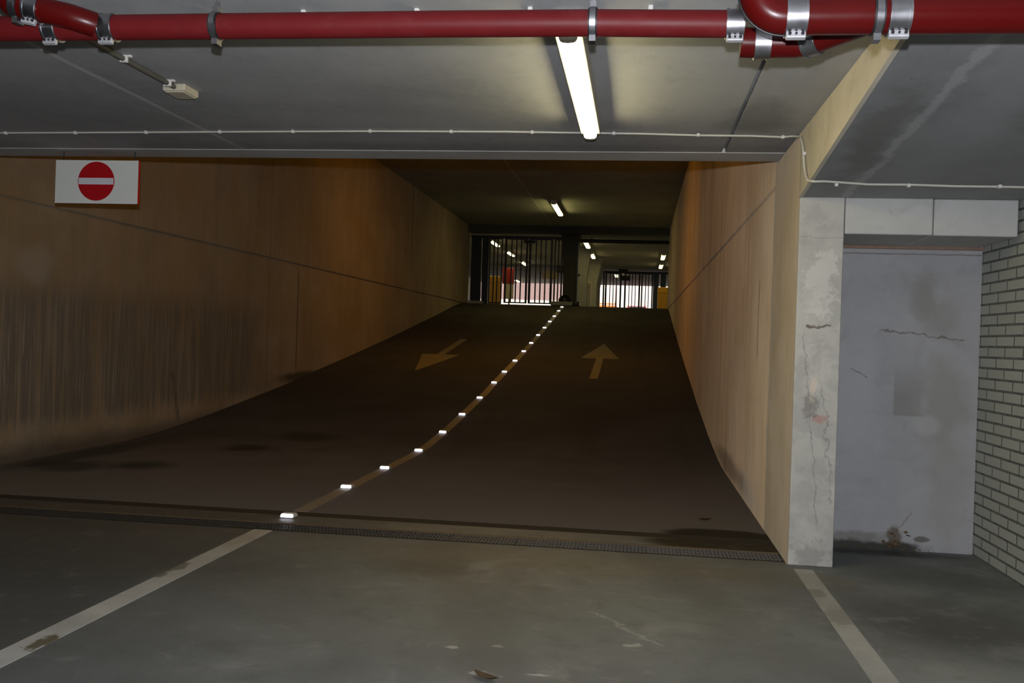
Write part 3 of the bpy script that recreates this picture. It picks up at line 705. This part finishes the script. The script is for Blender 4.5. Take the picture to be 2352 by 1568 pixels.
# ------------------------------------------------------------------ no entry sign
YS = 7.53
sg = empty('no_entry_sign', (-4.64, YS, 2.73), 'white rectangular no entry sign hanging from the beam at left', 'sign')
bm = B(); bx(bm, (-.378, 0, -.187), (.381, .03, .183)); obj('frame', bm, M_signred, sg, False, .002, 1)
bm = B(); bx(bm, (-.378, -.004, -.187), (.379, .0005, .183)); obj('panel', bm, M_sign, sg)
bm = B(); tube(bm, [(-.001, -.006, .004), (-.001, -.003, .004)], .167, 64); obj('disc', bm, M_signred, sg)
bm = B(); bx(bm, (-.160, -.0085, -.024), (.158, -.005, .032)); obj('bar', bm, M_signbar, sg)
for x in (-.32, .335):
    bm = B(); tube(bm, [(x, .015, .18), (x, .015, .262)], .004, 8); obj('hanger', bm, M_black, sg)

# ------------------------------------------------------------------ gates at the top of the ramp
def bar_gate(name, label, x0, y, z0, z1, panels, posts, rail=.05, bw=.05, group=None, head=True, x1=None):
    o = empty(name, (x0, y, ZF), label, 'gate', group)
    for a, b, n, st, drop in panels:
        bm = B(); zb, zt = z0 - ZF + drop, z1 - ZF - .03
        bx(bm, (a - x0, -.03, zb), (a - x0 + st, .03, zt)); bx(bm, (b - x0 - st, -.03, zb), (b - x0, .03, zt))
        bx(bm, (a - x0 + st, -.025, zb), (b - x0 - st, .025, zb + rail)); bx(bm, (a - x0 + st, -.025, zt - rail), (b - x0 - st, .025, zt))
        obj('frame', bm, M_gate, o)
        for i in range(n):
            xx = a + st + (b - a - 2 * st) * (i + 1) / (n + 1) - x0
            bm = B(); bx(bm, (xx - bw / 2, -.02, zb + rail - .005), (xx + bw / 2, .02, zt - rail + .005)); obj('bar', bm, M_gate, o)
    for a, b, zt in posts:
        bm = B(); bx(bm, (a - x0, -.09, 0), (b - x0, .14, zt - ZF)); obj('post', bm, M_post if zt < 5.3 or y > 50 else M_gate, o, False, .01, 1)
    if head:
        bm = B(); bx(bm, (0, .035, z1 - ZF - .03), (x1 - x0, .14, z1 - ZF + .07)); obj('head_rail', bm, M_gate, o)
    return o
g = bar_gate('bar_gate', 'dark barred double gate closing the left lane at the ramp top', -6.6, 36.45, 2.87, 5.46,
             [(-5.86, -5.33, 2, .05, 0), (-5.24, -4.33, 3, .08, .03), (-4.29, -3.36, 3, .09, .03), (-3.30, -2.97, 1, .06, .08)],
             [(-6.56, -6.17, 5.46), (-6.12, -5.88, 5.46)], x1=-2.93)
bm = B(); bx(bm, (3.42, -.2, 1.3), (3.68, .02, 1.55)); obj('motor_box', bm, M_black, g, False, .02, 2)
bm = B(); bx(bm, (2.1, -.12, 2.42), (2.55, .02, 2.53)); obj('latch_box', bm, M_black, g, False, .01, 1)
g2 = bar_gate('bar_gate', 'barred gate at the far side of the hall with street light behind', -2.7, 53.0, 2.87, 5.42,
              [(-2.62, -1.93, 2, .09, 0), (-1.9, -.98, 3, .1, 0), (-.83, .06, 3, .1, 0), (.11, .76, 2, .08, 0)],
              [(.77, 1.07, 5.42), (1.17, 1.46, 5.42)], x1=2.2)
bm = B(); bx(bm, (1.55, -.3, 2.6), (2.05, .1, 2.765)); obj('motor_box', bm, M_black, g2, False, .03, 2)
bm = B(); bx(bm, (1.68, -.15, 2.14), (2.2, -.03, 2.4)); obj('lock_box', bm, M_black, g2, False, .02, 2)
bm = B(); tube(bm, [(-2.4, 37.0, 5.44), (4, 37.0, 5.44)], .07, 14)
pd = tag(obj('hall_pipe', bm, M_black, None, True), 'dark pipe under the hall ceiling just past the ramp top', 'pipe')
bm = B(); bx(bm, (-1.92, 36.98, 5.5), (-1.88, 37.02, ZH)); obj('hanger', bm, M_black, pd)

# lane island with dome bollard
isl = empty('kerb_island', (-2.8, 36.05, ZF), 'low dark kerb island at the top of the ramp between lanes', 'kerb')
bm = B(); bx(bm, (-.55, -.18, .002), (.31, .27, .17)); obj('kerb', bm, M_hall, isl, False, .05, 3)
bm = B(); bx(bm, (.32, -.25, .002), (.56, .27, .19)); obj('kerb_end', bm, M_black, isl, False, .05, 3)
bm = B(); bmesh.ops.create_uvsphere(bm, u_segments=24, v_segments=12, radius=.24)
bmesh.ops.scale(bm, vec=(1, .8, 1), verts=bm.verts); bmesh.ops.translate(bm, vec=(-2.82, 36.1, ZF + .19), verts=bm.verts)
bmesh.ops.bisect_plane(bm, geom=bm.verts[:] + bm.edges[:] + bm.faces[:], plane_co=(0, 0, ZF + .172), plane_no=(0, 0, -1), clear_outer=True)
bmesh.ops.holes_fill(bm, edges=bm.edges[:])
tag(obj('dome_bollard', bm, M_black, None, True), 'black dome bollard on the kerb island at the ramp top', 'bollard')
kb = B(); bx(kb, (XL + .002, 35.95, ZF - .05), (-6.0, 36.3, ZF + .11))
tag(obj('kerb_stone', kb, M_hall, None, False, .03, 2), 'grey kerb stone against the left wall before the gate', 'kerb')
bm = B(); bx(bm, (-2.42, 36.2, ZF + .192), (-2.36, 36.3, 5.25))
gp = tag(obj('gate_post', bm, M_post, None, False, .008, 1), 'slim dark blue post on the right side of the dark column', 'post')
bm = B(); bx(bm, (-2.36, 36.22, 4.0), (-2.27, 36.3, 4.08)); obj('catch', bm, M_black, gp)

# machines and cabinets in the hall
def machine(name, lo, hi, mat, label, cat, cap=True):
    o = box(name, lo, hi, mat, None, .03); tag(o, label, cat, None)
    zc = hi[2] - .28
    bm = B(); bx(bm, (lo[0] + .02, lo[1] - .006, zc), (hi[0] - .02, lo[1] + .01, zc + .012)); obj('seam', bm, M_black, o)
    if cap:
        bm = B(); bx(bm, (lo[0] + .1, lo[1] - .012, zc - .45), (hi[0] - .25, lo[1] + .01, zc - .25)); obj('slot_panel', bm, mat, o, False, .004, 1)
    return o
machine('ticket_machine', (-6.28, 39, ZF), (-5.77, 39.5, 4.12), M_yellow, 'yellow ticket machine behind the left gate', 'machine')
machine('ticket_machine', (.86, 44, ZF), (1.32, 44.5, 4.12), M_yellow, 'yellow ticket machine at the right wall before the far gate', 'machine')
machine('ticket_machine', (-2.75, 44.2, ZF), (-2.50, 44.7, 4.45), M_yellow, 'narrow yellow machine beside the lit column', 'machine')
machine('control_cabinet', (-2.46, 43.4, ZF), (-2.20, 43.8, 4.24), M_creambox, 'cream cabinet with a rounded top beside the lit column', 'cabinet')
ct = empty('fire_cabinet', (-6.14, 44, ZF), 'red topped cream cabinet behind the left gate', 'cabinet')
bm = B(); bx(bm, (-.27, 0, 1.275), (.26, .35, 2.02)); obj('red_cabinet', bm, M_redbox, ct, False, .02, 2)
bm = B(); bx(bm, (-.13, .02, .58), (.24, .3, 1.275)); obj('cream_cabinet', bm, M_creambox, ct, False, .02, 2)
bm = B(); bx(bm, (.02, .12, 0), (.09, .18, .58)); obj('foot', bm, M_creambox, ct)
hs = empty('hanging_sign', (-4.85, 51.7, 5.1), 'blank tan panel hanging from the hall beam behind the left gate', 'sign')
bm = B(); bx(bm, (-.42, 0, -.22), (.38, .05, .22)); obj('panel', bm, M_tan, hs)
for x in (-.3, .3):
    bm = B(); bx(bm, (x - .01, .02, .22), (x + .01, .04, .46)); obj('hanger', bm, M_black, hs)

# ------------------------------------------------------------------ vehicles in the street
def wheel(parent, x, y, z, r):
    bm = B(); tube(bm, [(x - .1, y, z), (x + .1, y, z)], r, 24); w = obj('wheel', bm, M_rubber, parent, True)
    bm = B(); tube(bm, [(x - .105, y, z), (x + .105, y, z)], r * .6, 16); obj('hub', bm, M_steel, w, True)
car = empty('car', (-.12, 70, ZF - .02), 'red car in the street behind the far gate', 'car')
bm = B(); W2 = .84
prism(bm, [(0, .35), (0, .62), (.15, .78), (1.05, .98), (3.3, 1.0), (3.95, .9), (4.05, .6), (4.0, .3), (.1, .28)], 0, -W2, W2); obj('body', bm, M_carred, car, True, .08, 3)
bm = B(); prism(bm, [(1.0, .95), (1.75, 1.45), (2.1, 1.53), (3.1, 1.5), (3.8, .97)], 0, -W2 + .1, W2 - .1); obj('roof', bm, M_carred, car, True, .08, 3)
bm = B()
V = [bm.verts.new(p) for p in ((-.62, 1.02, .985), (.62, 1.02, .985), (.56, 1.68, 1.425), (-.56, 1.68, 1.425))]
V2 = [bm.verts.new((v.co.x, v.co.y - .02, v.co.z + .014)) for v in V]
bm.faces.new(V); bm.faces.new(V2)
for i in range(4): bm.faces.new((V[i], V[(i + 1) % 4], V2[(i + 1) % 4], V2[i]))
obj('windscreen', bm, M_glass, car)
for s_ in (-1, 1):
    bm = B(); prism(bm, [(1.35, 1.02), (1.85, 1.38), (3.0, 1.38), (3.45, 1.02)], 0, s_ * (W2 - .105), s_ * (W2 - .085)); obj('side_window', bm, M_glass, car)
    bm = B(); bx(bm, (s_ * .7 - .14, -.02, .6), (s_ * .7 + .14, .06, .74)); obj('headlight', bm, M_steelb, car, False, .03, 2)
    bm = B(); bx(bm, (s_ * .92 - .07, 1.25, .98), (s_ * .92 + .07, 1.35, 1.1)); obj('mirror', bm, M_carred, car, False, .03, 2)
    for y in (.75, 3.25): wheel(car, s_ * .76, y, .3, .3)
van = empty('van', (-2.5, 70.3, ZF - .02), 'white van with orange stripes behind the far gate', 'van')
bm = B(); prism(bm, [(0, .4), (0, 2.75), (4.2, 2.75), (4.6, 2.3), (5.1, 1.25), (5.35, 1.0), (5.35, .35)], 0, -.95, .85); obj('body', bm, M_van, van, True, .08, 3)
bm = B(); bx(bm, (-.9, -.012, 1.22), (.8, .02, 1.42)); bx(bm, (-.9, -.012, 1.5), (.8, .02, 1.58)); obj('stripe', bm, M_orange, van, False, .004, 1)
for s_ in (-1, 1):
    bm = B(); bx(bm, (s_ * .82 - .11, -.02, .75), (s_ * .82 + .01, .03, 1.15)); obj('tail_light', bm, M_redbox, van, False, .02, 2)
bm = B()
for a, b in (((-.97, .2, 1.3), (-.94, 4.4, 1.5)), ((.84, .2, 1.3), (.87, 4.4, 1.5))): bx(bm, a, b)
obj('side_stripe', bm, M_orange, van)
bm = B(); V = [bm.verts.new(p) for p in ((-.85, 5.07, 1.36), (.75, 5.07, 1.36), (.7, 4.66, 2.24), (-.8, 4.66, 2.24))]
V2 = [bm.verts.new((v.co.x, v.co.y + .03, v.co.z + .012)) for v in V]; bm.faces.new(V); bm.faces.new(V2)
for i in range(4): bm.faces.new((V[i], V[(i + 1) % 4], V2[(i + 1) % 4], V2[i]))
obj('windscreen', bm, M_glass, van)
for s_ in (-1, 1):
    for y in (.9, 4.2): wheel(van, -.05 + s_ * .82, y, .35, .35)
bm = B(); tube(bm, [(-1.66, 69.2, ZF - .02), (-1.66, 69.2, 6.5)], .06, 12)
tag(obj('street_pole', bm, simple('pole_mauve', (.32, .25, .26), .6), None, True), 'thin mauve pole in the street between van and red car', 'pole')

# ------------------------------------------------------------------ leaves and litter
def leaf(name, loc, L, W, rot, mat, label, curl=.25):
    bm = B(); rows = []; n = 8
    for i in range(n + 1):
        t = i / n; w = W * math.sin(math.pi * min(1, t * 1.02 + .01)) ** .8 + .0015; z = curl * L * (t - .5) ** 2 * 2
        rows.append([bm.verts.new((L * (t - .5), s * w / 2, z + abs(s) * w * .22 + dz)) for s in (-1, 0, 1) for dz in (0,)])
    for A, Bq in zip(rows, rows[1:]):
        for k in range(2): bm.faces.new((A[k], A[k + 1], Bq[k + 1], Bq[k]))
    bmesh.ops.solidify(bm, geom=bm.faces[:], thickness=.002)
    o = obj(name, bm, mat, None, True); o.location = loc; o.rotation_euler = rot
    return tag(o, label, 'leaf')
leaf('fallen_leaf', (.63, 8.22, .006), .13, .05, (0, 0, .4), M_leaf, 'brown fallen leaf on the ramp near the right wall')
leaf('fallen_leaf', (-.61, 4.09, .006), .14, .05, (0, 0, -.55), M_leaf, 'curled brown leaf on the floor at the bottom edge of the picture', .3)
lt = B(); rnd = random.Random(3)
for k in range(46):
    cx, cz = 1.97 + rnd.gauss(0, .045), abs(rnd.gauss(0, .055)); cy = YB - .012 - rnd.random() * .05
    if k > 32: cx, cz, cy = 1.6 + rnd.random() * .65, .006, YB - .015 - rnd.random() * .05
    L = .018 + rnd.random() * .03; Mx = Matrix.Translation((cx, cy, cz + .008)) @ Matrix.Rotation(rnd.random() * 6, 4, 'Z') @ Matrix.Rotation(rnd.uniform(-1, 1), 4, 'X')
    ps = [Mx @ Vector(p) for p in ((-L / 2, 0, 0), (0, -L * .3, .002), (L / 2, 0, 0), (0, L * .3, .003))]
    ps2 = [p + Vector((0, 0, .002)) for p in ps]
    A = [lt.verts.new(p) for p in ps]; Bq = [lt.verts.new(p) for p in ps2]
    lt.faces.new(A); lt.faces.new(Bq[::-1])
    for i in range(4): lt.faces.new((A[i], A[(i + 1) % 4], Bq[(i + 1) % 4], Bq[i]))
tag(obj('leaf_litter', lt, M_leaf), 'small heap of dry leaves at the foot of the alcove wall', 'leaves', None, 'stuff')

# ------------------------------------------------------------------ camera and flash
YAW, PIT, ROL, F = .1323, -.0026, -.033, 2162.15
fw = Vector((-math.sin(YAW) * math.cos(PIT), math.cos(YAW) * math.cos(PIT), math.sin(PIT)))
rt = Vector((math.cos(YAW), math.sin(YAW), 0)); up = rt.cross(fw)
r2 = rt * math.cos(ROL) - up * math.sin(ROL); u2 = rt * math.sin(ROL) + up * math.cos(ROL)
cam = bpy.data.cameras.new('camera'); cam.sensor_width = 36; cam.lens = F / 2352 * 36; cam.clip_start = .05; cam.clip_end = 400
co = bpy.data.objects.new('camera', cam); COL.objects.link(co)
mw = Matrix((r2, u2, -fw)).transposed().to_4x4(); mw.translation = Vector((0, 0, 1.5)); co.matrix_world = mw
sc.camera = co
# the camera's pop-up flash, where it was when the picture was taken
fl = bpy.data.lights.new('camera_flash', 'SPOT'); fl.energy = 740; fl.color = (.98, 1, 1.07); fl.spot_size = math.radians(125); fl.spot_blend = .8; fl.shadow_soft_size = .018
fo = bpy.data.objects.new('camera_flash', fl); COL.objects.link(fo)
fm = mw.copy(); fm.translation = Vector((0, 0, 1.5)) + u2 * .13 - fw * .01; fo.matrix_world = fm

# ------------------------------------------------------------------ sky and view
w = bpy.data.worlds.new('sky'); sc.world = w; w.use_nodes = True
nt = w.node_tree; nt.nodes.clear()
sky = nt.nodes.new('ShaderNodeTexSky'); sky.sky_type = 'NISHITA'; sky.sun_elevation = math.radians(48); sky.sun_rotation = math.radians(200); sky.sun_disc = True; sky.sun_intensity = .35
bg = nt.nodes.new('ShaderNodeBackground'); bg.inputs[1].default_value = .15
ow = nt.nodes.new('ShaderNodeOutputWorld'); nt.links.new(sky.outputs[0], bg.inputs[0]); nt.links.new(bg.outputs[0], ow.inputs[0])
sc.view_settings.view_transform = 'Standard'; sc.view_settings.look = 'None'; sc.view_settings.gamma = 1; sc.view_settings.exposure = 0
sc.view_settings.use_curve_mapping = False
sc.cycles.use_denoising = True; sc.cycles.max_bounces = 8; sc.cycles.diffuse_bounces = 5
sc.cycles.caustics_reflective = False; sc.cycles.caustics_refractive = False; sc.cycles.sample_clamp_indirect = 3
